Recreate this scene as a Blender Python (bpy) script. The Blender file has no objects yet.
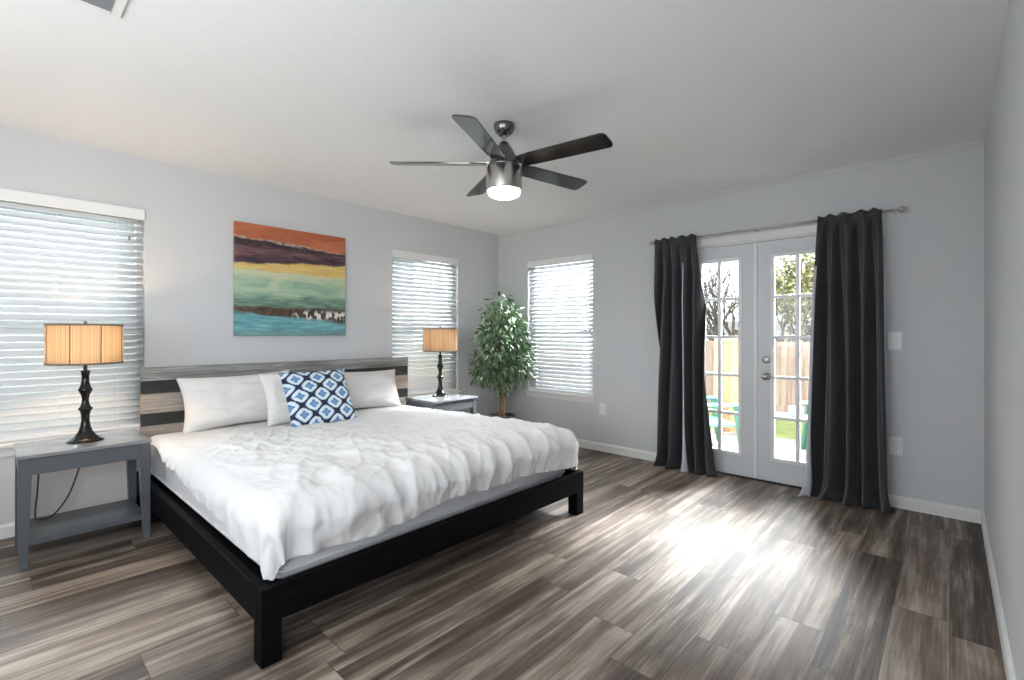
import bpy, bmesh, math, random
from math import sin, cos, pi, radians, sqrt, exp
from mathutils import Vector, Matrix, noise, Euler

random.seed(7)
SC = bpy.context.scene
COL = SC.collection

# ------------------------------------------------------------------ camera
F_PX, HZ = 479.5, 334.0
cam_d = bpy.data.cameras.new('camera')
cam = bpy.data.objects.new('camera', cam_d)
COL.objects.link(cam)
cam.location = (0, 0, 1.21)
cam.rotation_euler = (radians(90), 0, radians(42.41))
cam_d.sensor_width = 36.0
cam_d.lens = F_PX / 1024 * 36.0
cam_d.shift_y = (HZ - 340.0) / 1024.0
cam_d.clip_start = 0.02
SC.camera = cam

# ------------------------------------------------------------------ world, exposure
w = bpy.data.worlds.new('world')
SC.world = w
w.use_nodes = True
wt = w.node_tree
bg = wt.nodes['Background']
SKY = 3.0
bg.inputs['Color'].default_value = (0.90, 0.95, 1.0, 1)
bg.inputs['Strength'].default_value = SKY
SC.view_settings.view_transform = 'Standard'
SC.view_settings.look = 'None'
SC.view_settings.exposure = 0.42
SC.view_settings.gamma = 1.0
SC.view_settings.use_curve_mapping = False

def light(name, kind, loc, power, color=(1, 1, 1), rot=(0, 0, 0), **kw):
    d = bpy.data.lights.new(name, kind)
    d.energy = power
    d.color = color
    for k, v in kw.items():
        setattr(d, k, v)
    o = bpy.data.objects.new(name, d)
    o.location = loc
    o.rotation_euler = rot
    COL.objects.link(o)
    return o

# low hazy sun over the yard, reaching the patio and the boards of the fence
light('sun', 'SUN', (6, 6, 9), 2.2, (1.0, 0.95, 0.90), (radians(31), 0, radians(72)), angle=radians(6))
# daylight falling in over the patio through the glass doors
light('daylight_doors', 'AREA', (-0.70, 6.30, 4.2), 2000, (0.95, 0.97, 1.0),
      (radians(-41), 0, radians(-15)), shape='RECTANGLE', size=4.0, size_y=1.5, spread=radians(62))
# fill light in an added, unseen window behind the camera
light('fill_rear', 'AREA', (-1.4, -1.62, 1.45), 42, (0.95, 0.97, 1.0),
      (radians(142), 0, 0), shape='RECTANGLE', size=2.2, size_y=1.5)

# fill light in an added, unseen window of the right-hand wall, beside the camera
light('fill_side', 'AREA', (0.20, -0.875, 1.45), 50, (0.95, 0.97, 1.0),
      (0, radians(125), 0), shape='RECTANGLE', size=1.3, size_y=1.2)
# daylight slanting down on to the three blinds
for nm, lx, ly, rz in (('daylight_near_window', -5.7, 0.30, 90), ('daylight_far_window', -5.7, 3.18, 90), ('daylight_yard_window', -3.2, 5.85, 0)):
    light(nm, 'AREA', (lx, ly, 3.1), 200 if ly < 1 else 330, (0.95, 0.97, 1.0), (radians(-46), 0, radians(rz)), shape='RECTANGLE', size=1.4, size_y=1.2)

# ------------------------------------------------------------------ room numbers
XA, YB, XR, YF, ZC = -4.14, 4.285, 0.16, -1.6, 2.44
TH = 0.15

# ------------------------------------------------------------------ mesh helpers
class MB:
    def __init__(self):
        self.bm = bmesh.new()

    def box(self, x0, x1, y0, y1, z0, z1, bev=0.0, seg=2):
        b = bmesh.new()
        vs = [b.verts.new((x, y, z)) for x in (x0, x1) for y in (y0, y1) for z in (z0, z1)]
        for f in ((0, 1, 3, 2), (4, 6, 7, 5), (0, 4, 5, 1), (2, 3, 7, 6), (0, 2, 6, 4), (1, 5, 7, 3)):
            b.faces.new([vs[i] for i in f])
        if bev > 0:
            bmesh.ops.bevel(b, geom=list(b.edges), offset=bev, segments=seg, profile=0.5, affect='EDGES')
        self.merge(b)
        return self

    def merge(self, b, M=None):
        if M is not None:
            bmesh.ops.transform(b, matrix=M, verts=b.verts)
        mp = {}
        for v in b.verts:
            mp[v] = self.bm.verts.new(v.co)
        for f in b.faces:
            try:
                self.bm.faces.new([mp[v] for v in f.verts]).smooth = f.smooth
            except ValueError:
                pass
        b.free()

    def grid(self, fn, nu, nv, cu=False, cv=False):
        V = [[self.bm.verts.new(fn(i, j)) for j in range(nv)] for i in range(nu)]
        for i in range(nu if cu else nu - 1):
            for j in range(nv if cv else nv - 1):
                i2, j2 = (i + 1) % nu, (j + 1) % nv
                f = self.bm.faces.new((V[i][j], V[i2][j], V[i2][j2], V[i][j2]))
                f.smooth = True
        return V

    def lathe(self, prof, cx=0, cy=0, n=32, cap=True):
        V = self.grid(lambda i, j: (cx + prof[j][0] * cos(2 * pi * i / n), cy + prof[j][0] * sin(2 * pi * i / n), prof[j][1]),
                      n, len(prof), cu=True)
        if cap:
            for j in (0, len(prof) - 1):
                if prof[j][0] > 1e-5:
                    self.bm.faces.new([V[i][j] for i in range(n)])
        return self

    def tube(self, pts, r, n=8, cap=True):
        pts = [Vector(p) for p in pts]
        rs = r if isinstance(r, (list, tuple)) else [r] * len(pts)
        rings = []
        up = Vector((0, 0, 1))
        for k, p in enumerate(pts):
            t = (pts[min(k + 1, len(pts) - 1)] - pts[max(k - 1, 0)]).normalized()
            a = t.cross(up)
            if a.length < 0.05:
                a = t.cross(Vector((1, 0, 0)))
            a.normalize()
            b = t.cross(a)
            rings.append([self.bm.verts.new(p + (a * cos(2 * pi * q / n) + b * sin(2 * pi * q / n)) * rs[k]) for q in range(n)])
        for k in range(len(rings) - 1):
            for q in range(n):
                f = self.bm.faces.new((rings[k][q], rings[k][(q + 1) % n], rings[k + 1][(q + 1) % n], rings[k + 1][q]))
                f.smooth = True
        if cap:
            self.bm.faces.new(rings[0][::-1])
            self.bm.faces.new(rings[-1])
        return self

    def prism(self, poly, d, M=None):
        """poly in the local xy plane, extruded along +z by d"""
        b = bmesh.new()
        lo = [b.verts.new((x, y, 0)) for x, y in poly]
        hi = [b.verts.new((x, y, d)) for x, y in poly]
        b.faces.new(lo[::-1])
        b.faces.new(hi)
        for i in range(len(poly)):
            j = (i + 1) % len(poly)
            b.faces.new((lo[i], lo[j], hi[j], hi[i]))
        self.merge(b, M)
        return self

    def ico(self, c, r, sub=2, sc=(1, 1, 1)):
        b = bmesh.new()
        bmesh.ops.create_icosphere(b, subdivisions=sub, radius=r)
        for f in b.faces:
            f.smooth = True
        self.merge(b, Matrix.Translation(c) @ Matrix.Diagonal((sc[0], sc[1], sc[2], 1)))
        return self

WP = {}

def tag(o, label=None, cat=None, group=None, kind=None):
    if label: o['label'] = label
    if cat: o['category'] = cat
    if group: o['group'] = group
    if kind: o['kind'] = kind
    return o

def obj(name, mb, mat, parent=None, label=None, cat=None, group=None, kind=None, origin=None, normals=True):
    """link the builder's mesh as ONE object; coordinates were given in world (or, under an unmoved root, local) space"""
    bm = mb.bm
    if normals:
        bmesh.ops.recalc_face_normals(bm, faces=bm.faces)
    if origin is None:
        lo = Vector([min(v.co[k] for v in bm.verts) for k in range(3)])
        hi = Vector([max(v.co[k] for v in bm.verts) for k in range(3)])
        origin = (lo + hi) / 2
        if parent is None:
            origin.z = lo.z
    origin = Vector(origin)
    bmesh.ops.translate(bm, vec=-origin, verts=bm.verts)
    me = bpy.data.meshes.new(name)
    bm.to_mesh(me)
    bm.free()
    for m in (mat if isinstance(mat, (list, tuple)) else [mat]):
        me.materials.append(m)
    o = bpy.data.objects.new(name, me)
    COL.objects.link(o)
    WP[o] = origin
    if parent is not None:
        o.parent = parent
        o.location = origin - WP[parent]
    else:
        o.location = origin
    return tag(o, label, cat, group, kind)

def thing(name, loc, label, cat, group=None, kind=None):
    o = bpy.data.objects.new(name, None)
    o.empty_display_size = 0.1
    o.location = loc
    COL.objects.link(o)
    WP[o] = Vector(loc)
    return tag(o, label, cat, group, kind)

def copy_tree(o, parent=None):
    c = o.copy()
    COL.objects.link(c)
    if parent is not None:
        c.parent = parent
    for ch in [x for x in COL.objects if x.parent == o]:
        copy_tree(ch, c)
    return c

def subsurf(o, lv=1):
    m = o.modifiers.new('subsurf', 'SUBSURF')
    m.levels = m.render_levels = lv

# ------------------------------------------------------------------ materials
def mat(name, col, rough=0.6, metal=0.0, **kw):
    m = bpy.data.materials.new(name)
    m.use_nodes = True
    p = m.node_tree.nodes['Principled BSDF']
    p.inputs['Base Color'].default_value = (*col, 1)
    p.inputs['Roughness'].default_value = rough
    p.inputs['Metallic'].default_value = metal
    for k, v in kw.items():
        p.inputs[k].default_value = v
    return m

class NT:
    def __init__(self, m):
        self.t = m.node_tree
        self.p = self.t.nodes.get('Principled BSDF')

    def n(self, typ, **kw):
        nd = self.t.nodes.new(typ)
        for k, v in kw.items():
            setattr(nd, k, v)
        return nd

    def link(self, a, b):
        self.t.links.new(a, b)

    def setin(self, s, v):
        if hasattr(v, 'is_output') or isinstance(v, bpy.types.NodeSocket):
            self.link(v, s)
        else:
            s.default_value = v

    def math(self, op, a, b=None, c=None, clamp=False):
        nd = self.n('ShaderNodeMath', operation=op, use_clamp=clamp)
        self.setin(nd.inputs[0], a)
        if b is not None: self.setin(nd.inputs[1], b)
        if c is not None: self.setin(nd.inputs[2], c)
        return nd.outputs[0]

    def coords(self, which='Object'):
        return self.n('ShaderNodeTexCoord').outputs[which]

    def sep(self, v):
        nd = self.n('ShaderNodeSeparateXYZ')
        self.link(v, nd.inputs[0])
        return nd.outputs

    def comb(self, x, y, z):
        nd = self.n('ShaderNodeCombineXYZ')
        for i, v in enumerate((x, y, z)):
            self.setin(nd.inputs[i], v)
        return nd.outputs[0]

    def noise(self, vec, scale, detail=4, rough=0.55, dist=0.0, color=False):
        nd = self.n('ShaderNodeTexNoise')
        if vec is not None: self.link(vec, nd.inputs['Vector'])
        nd.inputs['Scale'].default_value = scale
        nd.inputs['Detail'].default_value = detail
        nd.inputs['Roughness'].default_value = rough
        nd.inputs['Distortion'].default_value = dist
        return nd.outputs['Color' if color else 'Fac']

    def mapping(self, vec, scale=(1, 1, 1), loc=(0, 0, 0), rot=(0, 0, 0)):
        nd = self.n('ShaderNodeMapping')
        self.link(vec, nd.inputs[0])
        nd.inputs['Location'].default_value = loc
        nd.inputs['Rotation'].default_value = rot
        nd.inputs['Scale'].default_value = scale
        return nd.outputs[0]

    def ramp(self, fac, stops, interp='LINEAR'):
        nd = self.n('ShaderNodeValToRGB')
        r = nd.color_ramp
        r.interpolation = interp
        while len(r.elements) > 1:
            r.elements.remove(r.elements[0])
        r.elements[0].position = stops[0][0]
        r.elements[0].color = (*stops[0][1], 1)
        for pos, c in stops[1:]:
            e = r.elements.new(pos)
            e.color = (*c, 1)
        self.link(fac, nd.inputs[0])
        return nd.outputs[0]

    def mix(self, fac, a, b, blend='MIX'):
        nd = self.n('ShaderNodeMix', data_type='RGBA', blend_type=blend)
        self.setin(nd.inputs[0], fac)
        for s, v in ((nd.inputs[6], a), (nd.inputs[7], b)):
            if isinstance(v, tuple): v = (*v, 1) if len(v) == 3 else v
            self.setin(s, v)
        return nd.outputs[2]

    def base(self, v): self.link(v, self.p.inputs['Base Color'])
    def rough(self, v): self.link(v, self.p.inputs['Roughness'])

    def bump(self, h, strength=0.2, dist=0.01):
        nd = self.n('ShaderNodeBump')
        nd.inputs['Strength'].default_value = strength
        nd.inputs['Distance'].default_value = dist
        self.link(h, nd.inputs['Height'])
        self.link(nd.outputs[0], self.p.inputs['Normal'])

def m_paint(name, col, bump=0.08, scale=140, rough=0.75):
    m = mat(name, col, rough)
    t = NT(m)
    c = t.coords()
    t.bump(t.noise(c, scale, 3), bump, 0.004)
    return m

M_WALL = m_paint('wall_paint', (0.58, 0.59, 0.608))
M_CEIL = m_paint('ceiling_paint', (0.84, 0.85, 0.86), 0.25, 55, 0.85)
M_TRIM = m_paint('trim_paint', (0.74, 0.735, 0.725), 0.02, 60, 0.4)
M_DOOR = m_paint('door_paint', (0.62, 0.64, 0.67), 0.02, 60, 0.4)
M_WHITE = m_paint('white_plastic', (0.78, 0.79, 0.80), 0.01, 60, 0.4)

def m_floor():
    m = mat('laminate_planks', (0.2, 0.17, 0.15), 0.38)
    t = NT(m)
    x, y, z = t.sep(t.coords())
    PW, PL = 0.188, 1.25
    row = t.math('FLOOR', t.math('DIVIDE', x, PW))
    wn = t.n('ShaderNodeTexWhiteNoise', noise_dimensions='1D')
    t.link(row, wn.inputs['W'])
    yo = t.math('ADD', t.math('DIVIDE', y, PL), t.math('MULTIPLY', wn.outputs['Value'], 5.0))
    pid = t.math('FLOOR', yo)
    wn2 = t.n('ShaderNodeTexWhiteNoise', noise_dimensions='2D')
    t.link(t.comb(row, pid, 0.0), wn2.inputs['Vector'])
    r1 = wn2.outputs['Value']
    r3 = t.sep(wn2.outputs['Color'])
    off = t.math('MULTIPLY', r3[1], 37.0)
    # long streaks, broad cloudy figure and fine grain
    v1 = t.comb(t.math('ADD', t.math('MULTIPLY', x, 17.0), off), t.math('MULTIPLY', y, 0.8), off)
    s1 = t.noise(v1, 1.0, 5, 0.6, 0.5)
    v2 = t.comb(t.math('ADD', t.math('MULTIPLY', x, 6.0), off), t.math('MULTIPLY', y, 2.6), off)
    s2 = t.noise(v2, 1.0, 4, 0.6, 0.6)
    v3 = t.comb(t.math('MULTIPLY', x, 130.0), t.math('MULTIPLY', y, 5.0), off)
    s3 = t.noise(v3, 1.0, 2, 0.5)
    f = t.math('ADD', t.math('MULTIPLY', s1, 0.72), t.math('MULTIPLY', s2, 0.26))
    f = t.math('ADD', f, t.math('MULTIPLY', t.math('SUBTRACT', s3, 0.0), 0.20))
    f = t.math('ADD', f, t.math('MULTIPLY', t.math('SUBTRACT', r1, 0.5), 0.11))
    col = t.ramp(f, [(0.41, (0.019, 0.0135, 0.010)), (0.51, (0.060, 0.043, 0.033)), (0.58, (0.126, 0.096, 0.076)),
                     (0.66, (0.27, 0.222, 0.182)), (0.77, (0.49, 0.43, 0.37))])
    warm = t.mix(t.math('MULTIPLY', r3[0], 0.5), col, (0.21, 0.145, 0.105), 'MIX')
    col = t.mix(0.6, col, warm)
    # seams between the planks
    fx = t.math('FRACT', t.math('DIVIDE', x, PW))
    fy = t.math('FRACT', yo)
    ex = t.math('LESS_THAN', t.math('MINIMUM', fx, t.math('SUBTRACT', 1.0, fx)), 0.010)
    ey = t.math('LESS_THAN', t.math('MINIMUM', fy, t.math('SUBTRACT', 1.0, fy)), 0.0016)
    seam = t.math('MAXIMUM', ex, ey)
    col = t.mix(t.math('MULTIPLY', seam, 0.65), col, (0.03, 0.025, 0.02))
    t.base(col)
    t.rough(t.math('ADD', 0.46, t.math('MULTIPLY', s2, 0.16)))
    t.p.inputs['Specular IOR Level'].default_value = 0.5
    t.bump(t.math('SUBTRACT', t.math('MULTIPLY', s3, 0.5), seam), 0.12, 0.002)
    return m
M_FLOOR = m_floor()

def m_wood(name, stops, sx, sy, sz, rough=0.6, seed=0.0):
    m = mat(name, stops[0][1], rough)
    t = NT(m)
    c = t.mapping(t.coords(), (sx, sy, sz), (seed, seed * 1.7, seed * 0.3))
    s = t.noise(c, 1.0, 6, 0.62, 0.8)
    t.base(t.ramp(s, stops))
    t.bump(s, 0.15, 0.004)
    return m

M_BLACKWOOD = m_wood('black_stained_wood', [(0.3, (0.003, 0.003, 0.0034)), (0.7, (0.008, 0.008, 0.0088))], 8, 2, 60, 0.55)
M_BLACKWOOD.node_tree.nodes['Principled BSDF'].inputs['Specular IOR Level'].default_value = 0.03
M_GREYPLANK = m_wood('weathered_grey_plank', [(0.28, (0.09, 0.09, 0.09)), (0.45, (0.20, 0.20, 0.195)), (0.6, (0.33, 0.33, 0.32)), (0.75, (0.45, 0.44, 0.42))], 30, 2.2, 40, 0.7)
M_TANPLANK = m_wood('weathered_tan_plank', [(0.28, (0.13, 0.11, 0.095)), (0.46, (0.30, 0.265, 0.235)), (0.72, (0.47, 0.43, 0.39))], 30, 2.0, 34, 0.7, 3.0)
M_BLACKPLANK = m_wood('black_plank', [(0.3, (0.010, 0.011, 0.011)), (0.75, (0.035, 0.036, 0.035))], 30, 2.0, 34, 0.6, 5.0)
M_GREYPAINT = m_paint('grey_furniture_paint', (0.088, 0.096, 0.106), 0.03, 60, 0.33)
M_STAND_TOP = m_paint('grey_tabletop_paint', (0.215, 0.220, 0.230), 0.02, 50, 0.12)

def m_fabric(name, col, rough=0.85, scale=500, bump=0.12, sheen=0.2, broad=0.0):
    m = mat(name, col, rough)
    m.node_tree.nodes['Principled BSDF'].inputs['Sheen Weight'].default_value = sheen
    t = NT(m)
    c = t.coords()
    h = t.noise(c, scale, 2)
    if broad > 0:
        h = t.math('ADD', t.math('MULTIPLY', h, 0.3), t.math('MULTIPLY', t.noise(c, 9, 4, 0.6, 1.5), broad))
    t.bump(h, bump, 0.006)
    return m
M_DUVET = m_fabric('white_duvet_cotton', (0.665, 0.665, 0.67), 0.85, 400, 0.25, 0.1, 1.6)
M_SHEET = m_fabric('white_sheet', (0.67, 0.67, 0.70), 0.85, 400, 0.12, 0.1, 0.8)
M_PILLOW = m_fabric('white_pillowcase', (0.70, 0.685, 0.675), 0.85, 400, 0.15, 0.1, 0.9)
M_CURTAIN = m_fabric('charcoal_curtain', (0.024, 0.0245, 0.029), 0.48, 700, 0.06, 0.2)
M_LINING = m_fabric('pale_curtain_lining', (0.50, 0.51, 0.56), 0.7, 700, 0.05, 0.1)

def m_cushion():
    m = mat('blue_lattice_fabric', (0.8, 0.82, 0.85), 0.85)
    t = NT(m)
    x, y, z = t.sep(t.coords())
    k = 2 * pi / 0.158
    ky = 2 * pi / 0.140
    wob = t.noise(t.coords(), 45, 2)
    wv = t.math('MULTIPLY', t.math('SUBTRACT', wob, 0.5), 0.5)
    X = t.math('ADD', t.math('MULTIPLY', x, k), wv)
    Y = t.math('ADD', t.math('MULTIPLY', y, ky), wv)
    # ogee lattice of dark bands around pale cells, a blue eight-pointed motif in each cell
    X1 = t.math('ADD', X, t.math('MULTIPLY', t.math('SINE', t.math('MULTIPLY', Y, 2.0)), 0.0))
    cx, cy = t.math('COSINE', X1), t.math('COSINE', Y)
    s = t.math('ABSOLUTE', t.math('ADD', cx, cy))
    # distance of the point from its cell centre, as a four-lobed figure
    sg = t.math('SIGN', t.math('ADD', cx, cy))
    fx = t.math('ABSOLUTE', t.math('SINE', t.math('MULTIPLY', X1, 0.5)))
    gx = t.math('ABSOLUTE', t.math('COSINE', t.math('MULTIPLY', X1, 0.5)))
    fy = t.math('ABSOLUTE', t.math('SINE', t.math('MULTIPLY', Y, 0.5)))
    gy = t.math('ABSOLUTE', t.math('COSINE', t.math('MULTIPLY', Y, 0.5)))
    pos = t.math('GREATER_THAN', sg, 0.0)
    def pick(a_, b_):
        return t.math('ADD', t.math('MULTIPLY', pos, a_), t.math('MULTIPLY', t.math('SUBTRACT', 1.0, pos), b_))
    dx, dy = pick(fx, gx), pick(fy, gy)
    star = t.math('MAXIMUM', t.math('MINIMUM', dx, dy), t.math('MULTIPLY', t.math('MAXIMUM', dx, dy), 0.34))
    ring = t.math('ADD', t.math('ADD', dx, dy), t.math('MULTIPLY', star, 0.9))
    inner = t.ramp(ring, [(0.0, (0.03, 0.07, 0.18)), (0.16, (0.03, 0.07, 0.18)), (0.20, (0.60, 0.72, 0.80)), (0.27, (0.13, 0.31, 0.55)),
                          (0.82, (0.08, 0.20, 0.42)), (0.88, (0.58, 0.70, 0.78)), (0.94, (0.66, 0.74, 0.80)), (1.0, (0.64, 0.73, 0.79))])
    line = t.math('LESS_THAN', s, 0.36)
    line2 = t.math('LESS_THAN', t.math('ABSOLUTE', t.math('SUBTRACT', s, 0.52)), 0.06)
    col = t.mix(line2, inner, (0.25, 0.42, 0.60))
    col = t.mix(line, col, (0.010, 0.018, 0.055))
    t.base(col)
    t.bump(t.noise(t.coords(), 300, 2), 0.15, 0.003)
    return m
M_CUSHION = m_cushion()

def m_glass():
    m = bpy.data.materials.new('clear_pane')
    m.use_nodes = True
    t = m.node_tree
    t.nodes.clear()
    out = t.nodes.new('ShaderNodeOutputMaterial')
    mx = t.nodes.new('ShaderNodeMixShader')
    fr = t.nodes.new('ShaderNodeFresnel')
    fr.inputs[0].default_value = 1.3
    tr = t.nodes.new('ShaderNodeBsdfTransparent')
    tr.inputs[0].default_value = (0.95, 0.97, 0.97, 1)
    gl = t.nodes.new('ShaderNodeBsdfGlossy')
    gl.inputs['Roughness'].default_value = 0.02
    t.links.new(fr.outputs[0], mx.inputs[0])
    t.links.new(tr.outputs[0], mx.inputs[1])
    t.links.new(gl.outputs[0], mx.inputs[2])
    t.links.new(mx.outputs[0], out.inputs[0])
    return m
M_GLASS = m_glass()

def m_translucent(name, col, tcol, fac, strip=None, rough=0.7):
    m = bpy.data.materials.new(name)
    m.use_nodes = True
    t = NT(m)
    tr = t.n('ShaderNodeBsdfTranslucent')
    tr.inputs[0].default_value = (*tcol, 1)
    t.p.inputs['Base Color'].default_value = (*col, 1)
    t.p.inputs['Roughness'].default_value = rough
    mx = t.n('ShaderNodeMixShader')
    mx.inputs[0].default_value = fac
    t.link(t.p.outputs[0], mx.inputs[1])
    t.link(tr.outputs[0], mx.inputs[2])
    t.link(mx.outputs[0], t.t.nodes['Material Output'].inputs[0])
    if strip:
        strip(t, tr)
    return m

M_SLAT = m_translucent('white_blind_slat', (0.84, 0.85, 0.86), (0.85, 0.88, 0.92), 0.30, rough=0.45)

def shade_strings(t, tr):
    x, y, z = t.sep(t.coords())
    ang = t.math('ARCTAN2', y, x)
    n1 = t.noise(t.comb(t.math('MULTIPLY', ang, 26.0), 0.0, 0.0), 1.0, 3, 0.6)
    c = t.ramp(n1, [(0.32, (0.20, 0.125, 0.07)), (0.5, (0.42, 0.29, 0.17)), (0.68, (0.60, 0.44, 0.28))])
    t.base(c)
    t.link(c, tr.inputs[0])
M_SHADE = m_translucent('tan_string_shade', (0.4, 0.28, 0.18), (0.45, 0.3, 0.18), 0.15, shade_strings, 0.8)
M_SHADE_TRIM = mat('shade_trim', (0.16, 0.12, 0.085), 0.7)
M_LAMPBLACK = mat('glossy_black_lacquer', (0.006, 0.0055, 0.0055), 0.16, **{'Specular IOR Level': 0.35})
M_NICKEL = mat('brushed_nickel', (0.50, 0.485, 0.465), 0.28, 1.0)
M_DARKNICKEL = mat('dark_nickel', (0.20, 0.20, 0.20), 0.25, 1.0)
M_BLADE = mat('glossy_dark_blade', (0.012, 0.013, 0.015), 0.07, **{'IOR': 1.7})
M_CORD = mat('dark_cord', (0.03, 0.03, 0.03), 0.5)
M_DARK = mat('dark_threshold', (0.012, 0.012, 0.013), 0.5)
M_VENTDARK = mat('vent_grey', (0.20, 0.215, 0.225), 0.6)  # grey of the register's louvres and backing, and of the house windows
M_SOIL = m_wood('soil', [(0.3, (0.02, 0.015, 0.01)), (0.7, (0.06, 0.045, 0.03))], 40, 40, 40, 0.9)
M_POT = mat('dark_planter', (0.035, 0.033, 0.032), 0.5)
M_TRUNK = m_wood('tan_ficus_stem', [(0.3, (0.19, 0.105, 0.055)), (0.7, (0.38, 0.245, 0.15))], 30, 30, 6, 0.7)

def m_emit(name, col, s):
    m = mat(name, (0.9, 0.9, 0.88), 0.4)
    p = m.node_tree.nodes['Principled BSDF']
    p.inputs['Emission Color'].default_value = (*col, 1)
    p.inputs['Emission Strength'].default_value = s
    return m
M_FANLIGHT = m_emit('lit_fan_bowl', (1.0, 0.93, 0.82), 6.0)
M_BULB = m_emit('lit_bulb', (1.0, 0.72, 0.42), 6.0)

def m_leaf(name, stops):
    m = mat(name, stops[0][1], 0.4)
    t = NT(m)
    g = t.n('ShaderNodeNewGeometry')
    t.base(t.ramp(g.outputs['Random Per Island'], stops))
    return m
M_LEAF = m_leaf('ficus_leaf', [(0.0, (0.030, 0.070, 0.034)), (0.35, (0.085, 0.165, 0.075)), (0.7, (0.175, 0.275, 0.135)), (1.0, (0.36, 0.45, 0.28))])

def m_painting():
    m = mat('abstract_painting', (0.5, 0.4, 0.3), 0.45)
    t = NT(m)
    x, y, z = t.sep(t.coords())
    H, W = 0.893, 0.923
    u = t.math('ADD', t.math('DIVIDE', y, W), 0.5)
    v = t.math('DIVIDE', z, H)
    n1 = t.noise(t.comb(0.0, t.math('MULTIPLY', y, 3.0), t.math('MULTIPLY', z, 12.0)), 1.0, 6, 0.6, 0.8)
    n2 = t.noise(t.comb(3.1, t.math('MULTIPLY', y, 5.0), t.math('MULTIPLY', z, 45.0)), 1.0, 5, 0.65, 0.5)
    n3 = t.noise(t.comb(7.7, t.math('MULTIPLY', y, 26.0), t.math('MULTIPLY', z, 26.0)), 1.0, 3, 0.6, 0.3)
    vv = t.math('ADD', v, t.math('MULTIPLY', t.math('SUBTRACT', n1, 0.5), 0.10))
    vv = t.math('ADD', vv, t.math('MULTIPLY', t.math('SUBTRACT', n2, 0.5), 0.035))
    def streak(a, b, src=n2, lo=0.35, hi=0.65):
        return t.ramp(src, [(lo, a), (hi, b)])
    def above(el, er, wdt=0.012):
        e = t.math('ADD', el, t.math('MULTIPLY', u, er - el))
        return t.math('ADD', t.math('DIVIDE', t.math('SUBTRACT', vv, e), wdt), 0.5, clamp=True)
    col = streak((0.055, 0.22, 0.26), (0.22, 0.50, 0.53))                                   # teal water
    col = t.mix(above(0.04, 0.05, 0.06), streak((0.15, 0.22, 0.20), (0.16, 0.36, 0.36)), col)
    col = t.mix(above(0.205, 0.13, 0.03), col, streak((0.016, 0.014, 0.010), (0.13, 0.075, 0.045), n3))   # dark shore
    col = t.mix(above(0.255, 0.27, 0.03), col, streak((0.07, 0.14, 0.11), (0.22, 0.36, 0.27)))  # deep green
    col = t.mix(above(0.36, 0.37, 0.05), col, streak((0.23, 0.39, 0.28), (0.47, 0.56, 0.40), n1))   # sage
    col = t.mix(above(0.52, 0.54, 0.06), col, streak((0.42, 0.52, 0.36), (0.64, 0.60, 0.40)))
    col = t.mix(above(0.595, 0.575, 0.025), col, streak((0.60, 0.40, 0.12), (0.74, 0.55, 0.20)))   # yellow
    col = t.mix(above(0.635, 0.715, 0.015), col, streak((0.020, 0.014, 0.022), (0.105, 0.055, 0.075)))  # dark plum
    col = t.mix(above(0.70, 0.765, 0.03), col, streak((0.045, 0.025, 0.040), (0.23, 0.11, 0.11)))
    col = t.mix(above(0.80, 0.80, 0.02), col, streak((0.015, 0.012, 0.018), (0.07, 0.04, 0.05)))
    pale = streak((0.20, 0.10, 0.07), (0.55, 0.45, 0.40), n3)
    col = t.mix(above(0.865, 0.825, 0.010), col, pale)
    col = t.mix(above(0.885, 0.838, 0.012), col, streak((0.33, 0.085, 0.035), (0.52, 0.165, 0.075), n1))  # rust
    # white dabs along the shore on the right half
    band = t.math('SUBTRACT', 1.0, t.math('DIVIDE', t.math('ABSOLUTE', t.math('SUBTRACT', v, 0.195)), 0.055), clamp=True)
    right = t.math('MULTIPLY', t.math('SUBTRACT', u, 0.45), 6.0, clamp=True)
    n4 = t.noise(t.comb(1.7, t.math('MULTIPLY', y, 24.0), t.math('MULTIPLY', z, 14.0)), 1.0, 2, 0.5, 0.2)
    dab = t.math('MULTIPLY', t.math('MULTIPLY', band, right), t.math('MULTIPLY', t.math('SUBTRACT', n4, 0.50), 14.0, clamp=True))
    col = t.mix(t.math('MULTIPLY', dab, 1.6, clamp=True), col, (0.72, 0.70, 0.66))
    t.base(col)
    t.bump(n2, 0.25, 0.004)
    return m
M_PAINTING = m_painting()

# outdoor materials
M_PATIO = m_wood('patio_concrete', [(0.3, (0.24, 0.20, 0.18)), (0.7, (0.31, 0.26, 0.238))], 3, 3, 3, 0.9)
M_LAWN = m_wood('lawn_grass', [(0.3, (0.085, 0.125, 0.025)), (0.5, (0.15, 0.175, 0.05)), (0.7, (0.21, 0.205, 0.09))], 2.5, 2.5, 2.5, 0.95)
M_FENCE = m_wood('weathered_fence_board', [(0.25, (0.17, 0.115, 0.09)), (0.5, (0.33, 0.235, 0.185)), (0.75, (0.46, 0.35, 0.285))], 9, 9, 0.7, 0.85)
M_CEDAR = m_wood('new_cedar_board', [(0.3, (0.23, 0.135, 0.060)), (0.7, (0.32, 0.205, 0.10))], 9, 9, 0.8, 0.8)
M_TEAL = mat('teal_plastic', (0.06, 0.30, 0.30), 0.5)
M_GREENPL = mat('dark_green_plastic', (0.015, 0.085, 0.05), 0.5)
M_MINT = mat('pale_mint_plastic', (0.27, 0.43, 0.40), 0.5)
M_BARK = m_wood('grey_bark', [(0.3, (0.09, 0.07, 0.055)), (0.7, (0.20, 0.165, 0.14))], 8, 8, 3, 0.9)
M_SPRING = m_leaf('spring_leaf', [(0.0, (0.20, 0.20, 0.06)), (0.6, (0.33, 0.31, 0.12)), (1.0, (0.45, 0.42, 0.22))])
M_SIDING = mat('pale_siding', (0.62, 0.58, 0.55), 0.8)
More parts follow.
